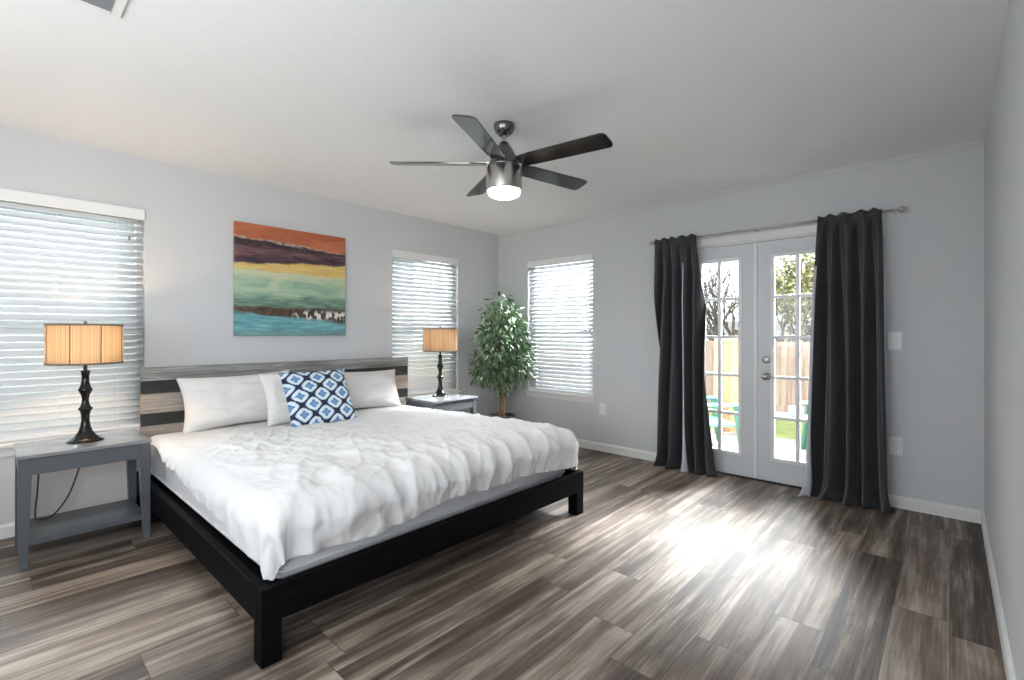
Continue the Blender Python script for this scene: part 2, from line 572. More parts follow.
M_ROOF = m_wood('grey_shingle', [(0.3, (0.10, 0.095, 0.09)), (0.7, (0.20, 0.19, 0.18))], 2, 2, 14, 0.9)
M_BLUEBOX = mat('light_blue_plastic', (0.16, 0.33, 0.55), 0.5)

# ------------------------------------------------------------------ room shell
def wall_with_holes(name, axis, p0, p1, a0, a1, holes):
    """slab p0..p1 thick, running a0..a1; holes = (a0, a1, z0, z1) left to right"""
    mb = MB()
    def bx(b0, b1, z0, z1):
        if axis == 'x': mb.box(p0, p1, b0, b1, z0, z1)
        else: mb.box(b0, b1, p0, p1, z0, z1)
    cur = a0
    for h in holes:
        bx(cur, h[0], 0, ZC)
        if h[2] > 0.001: bx(h[0], h[1], 0, h[2])
        bx(h[0], h[1], h[3], ZC)
        cur = h[1]
    bx(cur, a1, 0, ZC)
    return obj(name, mb, M_WALL, kind='structure')

WL1 = (-0.15, 0.742, 0.560, 2.075)      # window behind the near lamp
WL2 = (2.744, 3.620, 0.560, 2.065)      # window behind the far lamp
WB3 = (-3.660, -2.764, 0.560, 2.060)    # window on the door wall
DOORH = (-1.965, -0.395, 0.0, 1.985)
WF4 = (-2.5, -0.3, 0.75, 2.1)  # opening added for the rear fill light

mb = MB(); mb.box(XA - TH, XR + TH, YF - TH, YB + 0.04, -0.10, 0.0)
obj('floor', mb, M_FLOOR, kind='structure', origin=(0, 0, 0))
mb = MB(); mb.box(XA - TH, XR + TH, YF - TH, YB + TH, ZC, ZC + 0.12)
obj('ceiling', mb, M_CEIL, kind='structure', origin=(0, 0, ZC))
wall_with_holes('wall_left', 'x', XA - TH, XA, YF - TH, YB + TH, [WL1, WL2])
wall_with_holes('wall_back', 'y', YB, YB + TH, XA, XR, [WB3, DOORH])
wall_with_holes('wall_front', 'y', YF - TH, YF, XA, XR, [WF4])
WR5 = (-1.5, -0.25, 0.75, 2.12)  # opening added for the side fill light
wall_with_holes('wall_right', 'x', XR, XR + TH, YF - TH, YB + TH, [WR5])

# small chamfer where the walls meet the ceiling
def strip_between(name, a, b, prof, m):
    """profile swept from a to b; prof = [(inward, z)], inward measured to the left-hand normal n"""
    a, b = Vector(a), Vector(b)
    d = (b - a).normalized()
    n = Vector((-d.y, d.x, 0))
    mb = MB()
    lo = [mb.bm.verts.new(a + n * s + Vector((0, 0, z))) for s, z in prof]
    hi = [mb.bm.verts.new(b + n * s + Vector((0, 0, z))) for s, z in prof]
    mb.bm.faces.new(lo); mb.bm.faces.new(hi[::-1])
    for i in range(len(prof)):
        j = (i + 1) % len(prof)
        mb.bm.faces.new((lo[i], hi[i], hi[j], lo[j]))
    return obj(name, mb, m, kind='structure')
CH = [(0, ZC), (0, ZC - 0.030), (0.006, ZC - 0.032), (0.028, ZC - 0.008), (0.030, ZC)]
strip_between('trim_1', (XR, YB, 0), (XA, YB, 0), CH, M_WALL)
BB = [(0, 0), (0.014, 0), (0.014, 0.066), (0.009, 0.076), (0.004, 0.082), (0, 0.083)]
strip_between('baseboard_back', (DOORH[0] - 0.065, YB, 0), (XA, YB, 0), BB, M_TRIM)
strip_between('baseboard_back_right', (XR, YB, 0), (DOORH[1] + 0.065, YB, 0), BB, M_TRIM)
strip_between('baseboard_left', (XA, YB, 0), (XA, YF, 0), BB, M_TRIM)
strip_between('baseboard_right', (XR, YF, 0), (XR, YB, 0), BB, M_TRIM)

# ------------------------------------------------------------------ windows and blinds
# built in a local frame: s runs along the wall, q is the depth into the wall (0 = room face, positive outwards)
def framed(axis, sgn_face):
    def bx(mb, s0, s1, q0, q1, z0, z1, bev=0.0):
        if axis == 'x':
            xs = sorted((sgn_face - q0, sgn_face - q1)); mb.box(xs[0], xs[1], s0, s1, z0, z1, bev)
        else:
            ys = sorted((sgn_face + q0, sgn_face + q1)); mb.box(s0, s1, ys[0], ys[1], z0, z1, bev)
    return bx
BX_A = framed('x', XA)
BX_B = framed('y', YB)

def window(name, bx, hole, sill=True):
    s0, s1, z0, z1 = hole
    mb = MB()
    fw = 0.035
    for a in ((s0, s0 + fw, z0, z1), (s1 - fw, s1, z0, z1), (s0 + fw, s1 - fw, z1 - fw, z1), (s0 + fw, s1 - fw, z0, z0 + fw)):
        bx(mb, a[0], a[1], 0.085, 0.14, a[2], a[3])
    zm = (z0 + z1) / 2
    bx(mb, s0 + fw, s1 - fw, 0.095, 0.125, zm - 0.02, zm + 0.02)
    root = obj(name, mb, M_WHITE, kind='structure')
    mb = MB(); bx(mb, s0 + fw, s1 - fw, 0.108, 0.112, z0 + fw, z1 - fw)
    obj('pane', mb, M_GLASS, root)
    if sill:
        mb = MB()
        bx(mb, s0 - 0.03, s1 + 0.03, -0.035, -0.0005, z0 - 0.024, z0, 0.004)
        bx(mb, s0 + 0.001, s1 - 0.001, -0.001, 0.084, z0 - 0.0005, z0 + 0.004)
        obj('window_sill', mb, M_TRIM, root)
        mb = MB(); bx(mb, s0 - 0.015, s1 + 0.015, -0.012, -0.0005, z0 - 0.075, z0 - 0.024)
        obj('sill_apron', mb, M_TRIM, root)
    return root

def blind(bx, axis, face, hole, tilt, label, cord_z):
    s0, s1, z0, z1 = hole
    cs = (s0 + s1) / 2
    loc = (face, cs, z0) if axis == 'x' else (cs, face, z0)
    root = thing('window_blind', loc, label, 'blind', 'white slatted blinds')
    a0, a1 = s0 + 0.006, s1 - 0.006
    mb = MB(); bx(mb, a0 - 0.004, a1 + 0.004, -0.012, 0.004, z1 - 0.075, z1 - 0.002, 0.003)
    bx(mb, a0, a1, 0.004, 0.062, z1 - 0.045, z1 - 0.002)
    obj('valance', mb, M_WHITE, root)
    zt, zb, pitch = z1 - 0.09, z0 + 0.045, 0.0435
    n = int((zt - zb) / pitch)
    mb = MB()
    for k in range(n + 1):
        z = zt - k * (zt - zb) / n
        tl = tilt + random.uniform(-0.05, 0.05)
        pts = []
        for e in range(5):                       # shallow crown across the slat
            q = (e / 4 - 0.5) * 0.050
            cr = 0.0022 * (1 - (2 * e / 4 - 1) ** 2)
            pts.append((0.034 + q * cos(tl) - cr * sin(tl), z + q * sin(tl) * -1 + cr * cos(tl)))
        sag = random.uniform(-0.002, 0.002)
        def fn(i, j):
            row, top = j % 5, j >= 5
            jj = row if not top else 4 - row
            q, zz = pts[jj]
            zz += (0.0026 if top else 0.0) + sag * (i / 4 - 0.5)
            s = a0 + (a1 - a0) * i / 4
            return (face - q, s, zz) if axis == 'x' else (s, face + q, zz)
        V = mb.grid(fn, 5, 10, cv=True)
        mb.bm.faces.new(V[0]); mb.bm.faces.new(V[-1][::-1])
    obj('slats', mb, M_SLAT, root)
    mb = MB(); bx(mb, a0, a1, 0.008, 0.058, z0 + 0.006, z0 + 0.024, 0.003)
    obj('bottom_rail', mb, M_WHITE, root)
    mb = MB()
    for fr in (0.16, 0.5, 0.84):
        s = a0 + (a1 - a0) * fr
        bx(mb, s - 0.0012, s + 0.0012, 0.0055, 0.0075, z0 + 0.02, z1 - 0.05)
    obj('ladder_cords', mb, M_WHITE, root)
    for s, zc in cord_z:
        mb = MB()
        bx(mb, s - 0.001, s + 0.001, 0.000, 0.002, zc, z1 - 0.06)
        pu = obj('pull_cord', mb, M_WHITE, root)
        p = (face + 0.001, s, zc - 0.015) if axis == 'x' else (s, face - 0.001, zc - 0.015)
        mb = MB(); mb.ico(p, 0.009, 1, (0.7, 0.7, 2.0))
        obj('cord_tassel', mb, M_DARKNICKEL, pu)
    return root

window('window_1', BX_A, WL1)
window('window_2', BX_A, WL2)
window('window_3', BX_B, WB3)
window('added_window_rear', framed('y', YF), (WF4[0], WF4[1], WF4[2], WF4[3]), False).location.y -= 0.22  # unseen window, added to house the rear fill light
window('added_window_side', framed('x', XR), WR5, False).location.x += 0.22  # unseen window, added to house the side fill light
blind(BX_A, 'x', XA, WL1, radians(-47), 'white slatted blind in the window behind the lamp and nightstand left of the bed', [(0.655, 1.88)])
blind(BX_A, 'x', XA, WL2, radians(-46), 'white slatted blind behind the far lamp, between painting and ficus', [])
blind(BX_B, 'y', YB, WB3, radians(-45), 'white slatted blind in the window between the ficus and the left curtain', [(-2.89, 1.86), (-2.89, 1.17)])

# ------------------------------------------------------------------ french doors
mb = MB()
cw = 0.062
x0, x1, zt = DOORH[0], DOORH[1], DOORH[3]
BX_B(mb, x0 - cw, x0, -0.016, -0.0005, 0, zt + cw, 0.003)
BX_B(mb, x1, x1 + cw, -0.016, -0.0005, 0, zt + cw, 0.003)
BX_B(mb, x0, x1, -0.016, -0.0005, zt, zt + cw, 0.003)
BX_B(mb, x0, x0 + 0.014, 0.0, TH, 0.0, zt)
BX_B(mb, x1 - 0.014, x1, 0.0, TH, 0.0, zt)
BX_B(mb, x0 + 0.014, x1 - 0.014, 0.0, TH, zt - 0.014, zt)
obj('trim_2', mb, M_TRIM, kind='structure')
mb = MB(); BX_B(mb, x0 + 0.014, x1 - 0.014, 0.002, TH + 0.03, -0.02, 0.010)
obj('trim_3', mb, M_DARK, kind='structure')

GZ0, GZ1 = 0.205, 1.838
def french_door(name, xa, xb, g0, g1):
    """slab xa..xb with a 3 x 5 lite between g0 and g1"""
    mb = MB()
    zb, zt2 = 0.014, 1.968
    q0, q1 = 0.010, 0.055
    for a in ((xa, g0, zb, zt2), (g1, xb, zb, zt2), (g0, g1, zb, GZ0), (g0, g1, GZ1, zt2)):
        BX_B(mb, a[0], a[1], q0, q1, a[2], a[3])
    root = obj(name, mb, M_DOOR, kind='structure')
    mb = MB()
    lw = 0.024
    for a in ((g0 - lw, g0 + 0.006, GZ0 - lw, GZ1 + lw), (g1 - 0.006, g1 + lw, GZ0 - lw, GZ1 + lw),
              (g0 + 0.006, g1 - 0.006, GZ0 - lw, GZ0 + 0.006), (g0 + 0.006, g1 - 0.006, GZ1 - 0.006, GZ1 + lw)):
        BX_B(mb, a[0], a[1], 0.001, 0.012, a[2], a[3], 0.004)
    obj('lite_frame', mb, M_WHITE, root)
    mb = MB()
    for k in (1, 2):
        x = g0 + (g1 - g0) * k / 3
        BX_B(mb, x - 0.0135, x + 0.0135, 0.012, 0.044, GZ0, GZ1, 0.004)
    for k in range(1, 5):
        z = GZ0 + (GZ1 - GZ0) * k / 5
        BX_B(mb, g0, g1, 0.013, 0.043, z - 0.0125, z + 0.0125, 0.004)
    obj('muntin_grid', mb, M_WHITE, root)
    mb = MB(); BX_B(mb, g0, g1, 0.030, 0.033, GZ0, GZ1)
    obj('pane', mb, M_GLASS, root)
    return root
SEAM = -1.180
d1 = french_door('door_1', -1.948, SEAM - 0.002, -1.812, -1.318)
d2 = french_door('door_2', SEAM + 0.002, -0.412, -1.054, -0.548)
mb = MB(); BX_B(mb, SEAM - 0.022, SEAM + 0.006, 0.000, 0.0095, 0.016, 1.966, 0.003)
obj('astragal', mb, M_WHITE, d1)
def ylathe(prof, x, z, n=20):
    mb = MB()
    mb.grid(lambda i, j: (x + prof[j][0] * cos(2 * pi * i / n), YB + 0.010 - prof[j][1], z + prof[j][0] * sin(2 * pi * i / n)), n, len(prof), cu=True)
    return mb
obj('door_knob', ylathe([(0, 0), (0.030, 0), (0.030, 0.006), (0.012, 0.010), (0.011, 0.032), (0.022, 0.040), (0.028, 0.052), (0.025, 0.064), (0.012, 0.071), (0, 0.072)], -1.105, 0.865), M_NICKEL, d2)
db = obj('deadbolt', ylathe([(0, 0), (0.030, 0), (0.031, 0.008), (0.024, 0.014), (0, 0.015)], -1.107, 1.000), M_NICKEL, d2)
mb = MB(); mb.box(-1.112, -1.102, YB - 0.022, YB - 0.004, 0.985, 1.015, 0.002)
obj('thumb_turn', mb, M_NICKEL, db)
for dr, hx in ((d1, -1.948), (d2, -0.412)):
    for hz in (0.22, 1.0, 1.78):
        mb = MB(); mb.tube([(hx, YB + 0.006, hz - 0.045), (hx, YB + 0.006, hz + 0.045)], 0.006, 8)
        obj('hinge', mb, M_NICKEL, dr)

# ------------------------------------------------------------------ bed
BY0, BY1, BXF = 0.665, 2.722, -1.830
bed = thing('bed', (-2.95, 1.69, 0), 'black wooden king bed with striped grey, tan and black plank headboard', 'bed')
HX0, HX1, HY0, HY1 = -4.100, -4.058, 0.706, 2.880
hb_b = MB()
hb_b.box(HX0 - 0.010, HX0, HY0 + 0.02, HY1 - 0.02, 0.31, 0.965)
hb = obj('headboard', hb_b, M_BLACKWOOD, bed)
for yy in (0.80, 1.79, 2.72):
    b = MB(); b.box(-4.124, HX0 - 0.0105, yy, yy + 0.09, 0.0, 0.955)
    obj('post', b, M_BLACKWOOD, hb)
zs = [0.978, 0.886, 0.797, 0.661, 0.577, 0.440, 0.300]
for k, mm in enumerate((M_GREYPLANK, M_BLACKPLANK, M_TANPLANK, M_BLACKPLANK, M_TANPLANK, M_BLACKPLANK)):
    b = MB(); b.box(HX0 + (0.0 if k % 2 == 0 else 0.003), HX1 - (0.0 if k % 2 == 0 else 0.004), HY0, HY1, zs[k + 1] + 0.0015, zs[k], 0.002)
    obj('plank', b, mm, hb, label=('weathered grey plank', 'black plank', 'weathered tan plank', 'black plank', 'weathered tan plank', 'black plank')[k])
RZ0, RZ1 = 0.152, 0.283
b = MB(); b.box(BXF - 0.036, BXF, BY0, BY1, RZ0, RZ1, 0.003)
obj('footboard', b, M_BLACKWOOD, bed)
for y0 in (BY0, BY1 - 0.034):
    b = MB(); b.box(-4.056, BXF - 0.0365, y0, y0 + 0.034, RZ0, RZ1, 0.003)
    obj('side_rail', b, M_BLACKWOOD, bed)
for lx in (BXF - 0.074, -4.05):
    for ly in (BY0 + 0.001, BY1 - 0.075):
        b = MB(); b.box(lx, lx + 0.073, ly, ly + 0.074, 0.0, RZ0 - 0.0005, 0.002)
        obj('leg', b, M_BLACKWOOD, bed)
b = MB(); b.box(-4.05, BXF - 0.038, BY0 + 0.036, BY1 - 0.036, 0.215, 0.240)
obj('slat_base', b, M_BLACKWOOD, bed)

MX0, MX1, MY0, MY1, MZ = -4.030, -1.915, 0.745, 2.645, 0.520
b = MB(); b.box(MX0, MX1, MY0, MY1, 0.2405, MZ, 0.045, 4)
for f in b.bm.faces: f.smooth = True
mt = obj('mattress', b, M_SHEET, label='white sheeted mattress on the black bed frame, showing below the duvet', cat='mattress')
b = MB()
for z in (0.285, 0.480):
    y0, y1, x0_, x1_ = MY0 - 0.002, MY1 + 0.002, MX0, MX1 + 0.002
    r = 0.045
    ring = []
    for cxx, cyy, a0 in ((x1_ - r, y1 - r, 0), (x0_ + r, y1 - r, 90), (x0_ + r, y0 + r, 180), (x1_ - r, y0 + r, 270)):
        for q in range(5):
            a = radians(a0 + q * 22.5)
            ring.append((cxx + r * cos(a), cyy + r * sin(a), z))
    b.tube(ring + [ring[0]], 0.006, 6)
obj('piping', b, M_SHEET, mt)

def fbm(x, y, z=0.0, o=4):
    return noise.fractal(Vector((x, y, z)), 1.0, 2.0, o)

def ridge(x, y, z=0.0):
    return 1 - abs(noise.noise(Vector((x, y, z)))) * 2

def make_duvet():
    NU, NV = 300, 300
    xh, xf = -3.86, MX1 - 0.015
    yn, yf = MY0 + 0.02, MY1 - 0.02
    zt0 = MZ + 0.022
    r = 0.085
    def fn(i, j):
        a, c = i / (NU - 1), j / (NV - 1)
        ovf = 0.238 + 0.020 * sin(c * 9) + 0.012 * sin(c * 23 + 1)
        p = xh + (xf + ovf - xh) * a
        tt = min(max((p - xh) / (xf - xh), 0), 1.2)
        ovn = 0.070 + 0.195 * tt ** 1.35 + 0.012 * sin(p * 11)
        ovr = 0.16 + 0.16 * tt
        q = (yn - ovn) + (yf + ovr - yn + ovn) * c
        dx = max(0.0, p - xf)
        dy = yn - q if q < yn else (q - yf if q > yf else 0.0)
        sy = -1 if q < yn else 1
        d = sqrt(dx * dx + dy * dy)
        bx_, by_ = min(p, xf), min(max(q, yn), yf)
        # loft of the filling, thinning to the hems
        ein = min(1.0, min(xf - bx_ + 0.12, min(by_ - yn, yf - by_) + 0.10) / 0.45)
        loft = 0.045 * (1 - (1 - ein) ** 2) * min(1.0, max(0.0, bx_ - xh - 0.25) / 1.1 + 0.05)
        wr = 0.005 * ridge(p * 3.2 + q * 1.9, q * 3.0 - p * 1.6, 2.0) * ridge(p * 1.1, q * 1.3, 5)
        wr += 0.004 * ridge(p * 7.5 + q * 3.2, q * 6.2 - p * 2.2, 8.0)
        wr += 0.006 * fbm(p * 9, q * 9, 1.0, 4)
        wr += 0.018 * fbm(p * 2.0, q * 2.0, 3.0, 3)
        wq = 0.5 * noise.noise(Vector((p * 1.7, q * 1.7, 6.0)))
        def crease(th, f, st, sd, pw):
            # long soft folds: rapid across the direction th, slow along it
            al, ac = p * cos(th) + q * sin(th), -p * sin(th) + q * cos(th)
            r_ = max(0.0, ridge(ac * f + wq * 1.2, al * st + wq, sd))
            return r_ ** pw * (0.35 + 0.65 * max(0.0, noise.noise(Vector((p * 2.3, q * 2.3, sd + 50))) + 0.35))
        lw = 0.5 + 0.5 * min(1.0, max(0.0, (p - xh) / 1.0))
        wr += lw * 1.6 * (0.011 * crease(0.35, 5.5, 1.3, 31.0, 3) + 0.008 * crease(-0.55, 9.0, 2.0, 44.0, 3)
                    + 0.006 * crease(0.9, 14.0, 3.0, 57.0, 2) + 0.004 * crease(0.1, 20.0, 4.0, 63.0, 2))
        toe = min(1.0, max(0.0, (p - (xf - 0.55)) / 0.55))
        wr += toe * 0.025 * (ridge(q * 6.0 + p * 2.2 + 0.6 * noise.noise(Vector((p * 2, q * 2, 4))), p * 1.6 - q * 0.7, 11.0) - 0.4)
        wr *= min(1.0, 0.25 + (bx_ - xh) / 0.9) * min(1.0, 0.35 + max(0.0, by_ - yn) / 0.25)
        if d <= 1e-6:
            return (p, q, zt0 + loft + wr)
        ux, uy = dx / d, sy * dy / d
        arc = r * pi / 2
        if d < arc:
            out, down = r * sin(d / r), r * (1 - cos(d / r))
        else:
            out, down = r - (d - arc) * 0.12, r + (d - arc)
        # gathers running down the drop
        s = q if dx > dy else p
        k = min(1.0, d / 0.12)
        g = 0.017 * k * (ridge(s * 8.0 + 0.5 * noise.noise(Vector((s * 3, d * 4, 2))), d * 1.2, 20.0) - 0.35) + 0.006 * k * fbm(s * 14, d * 6, 9.0, 3)
        nrm = min(1.0, d / arc)
        if dy > dx: g *= 0.8
        out += g * nrm + wr * nrm * (0.7 if dx > dy else 0.3)
        z = zt0 + loft * (1 - 0.6 * nrm) - down + wr * (1 - nrm)
        x, y = bx_ + ux * out, by_ + uy * out
        z = max(z, 0.292)
        x = min(x, BXF - 0.004 + max(0.0, (z - 0.31)) * 0.3)
        if y < BY0 + 0.004: y = max(y, BY0 - 0.012)
        return (x, y, z)
    b = MB(); b.grid(fn, NU, NV)
    o = obj('duvet', b, M_DUVET, label='rumpled white duvet spread over the bed, hem short of the black footboard', cat='duvet')
    return o
make_duvet()

def pillow_mesh(w_, h_, t_, seed, pinch=0.09, dent=0.0, n=44):
    b = MB()
    def fn(side):
        def g(i, j):
            u, v = 2 * i / (n - 1) - 1, 2 * j / (n - 1) - 1
            px = u * (1 - pinch * (1 - v * v) * abs(u) ** 3)
            py = v * (1 - pinch * 1.3 * (1 - u * u) * abs(v) ** 3)
            th = max(0.0, (1 - abs(u) ** 2.6)) ** 0.55 * max(0.0, (1 - abs(v) ** 2.6)) ** 0.55
            zz = t_ / 2 * th
            wv = 0.05 * t_ * fbm(u * 2.2 + seed, v * 2.2, side * 3.0, 4) * 2 + 0.06 * t_ * ridge(u * 3 + seed * 2, v * 1.5 + u * 1.2, seed) * (abs(u) ** 2)
            zz += wv * min(1.0, th * 1.5)
            zz -= dent * th * exp(-((v - 0.75) / 0.35) ** 2 - (u / 0.5) ** 2)
            return (px * w_ / 2, py * h_ / 2, side * zz)
        return g
    b.grid(fn(1), n, n)
    b.grid(fn(-1), n, n)
    bmesh.ops.remove_doubles(b.bm, verts=b.bm.verts, dist=1e-5)
    return b

def pillow(name, c, w_, h_, t_, lean, roll, seed, m, label, cat, group=None, yaw=0.0, dent=0.0, pinch=0.085):
    o = obj(name, pillow_mesh(w_, h_, t_, seed, pinch, dent), m, origin=(0, 0, 0))
    s, k = sin(lean), cos(lean)
    M3 = Matrix(((0, -s, k), (1, 0, 0), (0, k, s)))
    R = Matrix.Rotation(yaw, 3, 'Z') @ M3 @ Matrix.Rotation(roll, 3, 'Z')
    o.matrix_world = Matrix.Translation(c) @ R.to_4x4()
    return tag(o, label, cat, group)

G_P = 'white bed pillows'
pillow('pillow', (-3.865, 1.265, 0.728), 0.78, 0.40, 0.19, radians(20), 0.02, 1.3, M_PILLOW,
       'white pillow leaning on the headboard at the side of the near nightstand', 'pillow', G_P)
pillow('pillow', (-3.865, 2.235, 0.712), 0.80, 0.37, 0.18, radians(20), -0.03, 4.1, M_PILLOW,
       'white pillow leaning on the headboard at the side of the ficus', 'pillow', G_P)
pillow('pillow', (-3.630, 1.665, 0.738), 0.68, 0.41, 0.14, radians(26), 0.0, 7.7, M_PILLOW,
       'white pillow standing directly behind the blue patterned cushion', 'pillow', G_P)
pillow('throw_cushion', (-3.430, 1.650, 0.746), 0.49, 0.44, 0.12, radians(31), 0.0, 9.4, M_CUSHION,
       'square cushion with navy and blue lattice pattern leaning on white pillow', 'cushion', pinch=0.035)

# ------------------------------------------------------------------ nightstands
def nightstand(label):
    """local frame: front face x = 0, width along y 0..0.567"""
    root = thing('nightstand', (0, 0, 0), label, 'nightstand', 'grey painted nightstands')
    D, W_, ZT = 0.43, 0.548, 0.585
    b = MB(); b.box(-D - 0.008, 0.010, -0.006, W_ + 0.006, ZT - 0.020, ZT, 0.003)
    obj('tabletop', b, M_STAND_TOP, root)
    b = MB()
    za = ZT - 0.108
    b.box(-0.022, -0.004, 0.050, W_ - 0.050, za, ZT - 0.0205)
    b.box(-D + 0.004, -D + 0.022, 0.050, W_ - 0.050, za, ZT - 0.0205)
    b.box(-D + 0.050, -0.050, 0.004, 0.022, za, ZT - 0.0205)
    b.box(-D + 0.050, -0.050, W_ - 0.022, W_ - 0.004, za, ZT - 0.0205)
    obj('apron', b, M_GREYPAINT, root)
    for sx in (0, 1):
        for sy in (0, 1):
            # square at the apron, tapered on the two inner faces below it
            ox, oy = (0.0 if sx == 0 else -D), (0.0 if sy == 0 else W_)
            dx, dy = (-1 if sx == 0 else 1), (1 if sy == 0 else -1)
            b = MB()
            lv = [(0.0, 0.034), (za, 0.050), (ZT - 0.0205, 0.050)]
            rings = [[b.bm.verts.new((ox + dx * p, oy + dy * q, z)) for p, q in ((0, 0), (wd, 0), (wd, wd), (0, wd))] for z, wd in lv]
            for k in range(2):
                for q in range(4):
                    b.bm.faces.new((rings[k][q], rings[k][(q + 1) % 4], rings[k + 1][(q + 1) % 4], rings[k + 1][q]))
            b.bm.faces.new(rings[0]); b.bm.faces.new(rings[2])
            obj('leg', b, M_GREYPAINT, root)
    b = MB(); b.box(-D + 0.010, -0.010, 0.018, W_ - 0.018, 0.112, 0.140, 0.002)
    obj('shelf', b, M_GREYPAINT, root)
    return root
ns1 = nightstand('grey nightstand with open bottom shelf in the corner left of the bed')
ns2 = copy_tree(ns1)
ns1.location = (-3.515, 0.107, 0.0)
ns2.location = (-3.515, 2.776, 0.0)
ns2['label'] = 'grey nightstand on the far side of the bed, beside the ficus'

# ------------------------------------------------------------------ table lamps
def table_lamp(label):
    root = thing('table_lamp', (0, 0, 0), label, 'lamp', 'black spindle table lamps')
    prof = [(0.0, 0.0), (0.083, 0.0), (0.083, 0.006), (0.072, 0.012), (0.050, 0.030), (0.033, 0.056), (0.023, 0.090), (0.019, 0.120),
            (0.020, 0.150), (0.024, 0.172), (0.033, 0.186), (0.034, 0.191), (0.024, 0.200), (0.017, 0.222), (0.016, 0.245), (0.020, 0.268),
            (0.030, 0.289), (0.034, 0.298), (0.030, 0.306), (0.022, 0.325), (0.017, 0.355), (0.018, 0.385), (0.022, 0.405), (0.022, 0.411), (0.010, 0.414), (0.010, 0.452), (0.0, 0.453)]
    b = MB(); b.lathe(prof, n=36, cap=False)
    obj('base', b, M_LAMPBLACK, root)
    z0, z1, R = 0.450, 0.682, 0.172
    b = MB()
    N = 144
    b.grid(lambda i, j: ((R + 0.0012 * sin(i * pi)) * cos(2 * pi * i / N) * (1 + (0.004 if i % 2 else 0)), R * sin(2 * pi * i / N) * (1 + (0.004 if i % 2 else 0)), z0 + (z1 - z0) * j / 3), N, 4, cu=True)
    sh = obj('lamp_shade', b, M_SHADE, root)
    for zz in (z0, z1 - 0.010):
        b = MB()
        V = b.grid(lambda i, j: ((R + (0.003 if j in (1, 2) else -0.002)) * cos(2 * pi * i / 64), (R + (0.003 if j in (1, 2) else -0.002)) * sin(2 * pi * i / 64), zz + (0.0 if j < 2 else 0.010)), 64, 4, cu=True, cv=True)
        obj('shade_trim', b, M_SHADE_TRIM, sh)
    for ang in (-28, 17, 62, 107, 152, 197, 242, 287):
        a = radians(ang)
        b = MB(); b.tube([((R + 0.0015) * cos(a), (R + 0.0015) * sin(a), z0 + 0.004), ((R + 0.0015) * cos(a), (R + 0.0015) * sin(a), z1 - 0.004)], 0.0022, 6)
        obj('shade_rib', b, M_SHADE_TRIM, sh)
    b = MB()
    for a in (0, 2 * pi / 3, 4 * pi / 3):
        b.tube([(0, 0, z1 - 0.012), (R * cos(a) * 0.985, R * sin(a) * 0.985, z1 - 0.012)], 0.002, 6)
    b.tube([(0.010, 0, 0.452), (0.052, 0, 0.50), (0.060, 0, 0.57), (0.035, 0, 0.65), (0, 0, z1 - 0.012)], 0.002, 6)
    b.tube([(-0.010, 0, 0.452), (-0.052, 0, 0.50), (-0.060, 0, 0.57), (-0.035, 0, 0.65), (0, 0, z1 - 0.012)], 0.002, 6)
    obj('harp', b, M_DARKNICKEL, root)
    b = MB(); b.lathe([(0.0, z1 - 0.012), (0.005, z1 - 0.012), (0.005, z1 + 0.002), (0.009, z1 + 0.010), (0.006, z1 + 0.018), (0, z1 + 0.02)], n=12, cap=False)
    obj('finial', b, M_DARKNICKEL, root)
    b = MB(); b.lathe([(0.0, 0.453), (0.012, 0.455), (0.014, 0.485), (0.026, 0.520), (0.028, 0.540), (0.020, 0.560), (0, 0.568)], n=16, cap=False)
    obj('bulb', b, M_BULB, root)
    return root
lamp1 = table_lamp('black spindle lamp with tan shade on the nightstand left of the bed')
lamp2 = copy_tree(lamp1)
lamp1.location = (-3.735, 0.388, 0.5855)
lamp2.location = (-3.800, 3.085, 0.5855)
lamp2['label'] = 'black spindle lamp with tan shade on the far nightstand beside the ficus'
WP[lamp1] = lamp1.location.copy()
# its flex drops behind the nightstand and loops on the shelf
def smooth_path(P, n=10):
    P = [Vector(p) for p in P]
    out = []
    for k in range(len(P) - 1):
        p0, p1, p2, p3 = P[max(k - 1, 0)], P[k], P[k + 1], P[min(k + 2, len(P) - 1)]
        for s in range(n):
            t_ = s / n
            out.append(0.5 * ((2 * p1) + (p2 - p0) * t_ + (2 * p0 - 5 * p1 + 4 * p2 - p3) * t_ ** 2 + (3 * p1 - p0 - 3 * p2 + p3) * t_ ** 3))
    out.append(P[-1])
    return out
b = MB()
b.tube(smooth_path([(-3.815, 0.388, 0.592), (-3.90, 0.40, 0.590), (-3.955, 0.42, 0.588), (-3.975, 0.415, 0.50), (-3.975, 0.383, 0.376), (-3.96, 0.333, 0.227), (-3.90, 0.268, 0.150),
                    (-3.85, 0.215, 0.146), (-3.90, 0.188, 0.155), (-3.975, 0.200, 0.28), (-3.985, 0.205, 0.39), (-4.04, 0.20, 0.43), (-4.125, 0.20, 0.42)]), 0.0045, 6)
obj('cord', b, M_CORD, lamp1)
light('bulb_near', 'POINT', (-3.735, 0.388, 1.15), 15.0, (1.0, 0.70, 0.43), shadow_soft_size=0.03)
light('bulb_far', 'POINT', (-3.800, 3.085, 1.15), 7.0, (1.0, 0.66, 0.42), shadow_soft_size=0.03)

# ------------------------------------------------------------------ painting
b = MB(); b.box(XA + 0.001, XA + 0.036, 1.299, 2.222, 1.197, 2.091, 0.002)
obj('canvas_painting', b, M_PAINTING, label='abstract landscape canvas in rust, yellow, green and teal above the bed', cat='painting',
    origin=(XA + 0.018, 1.7605, 1.197))

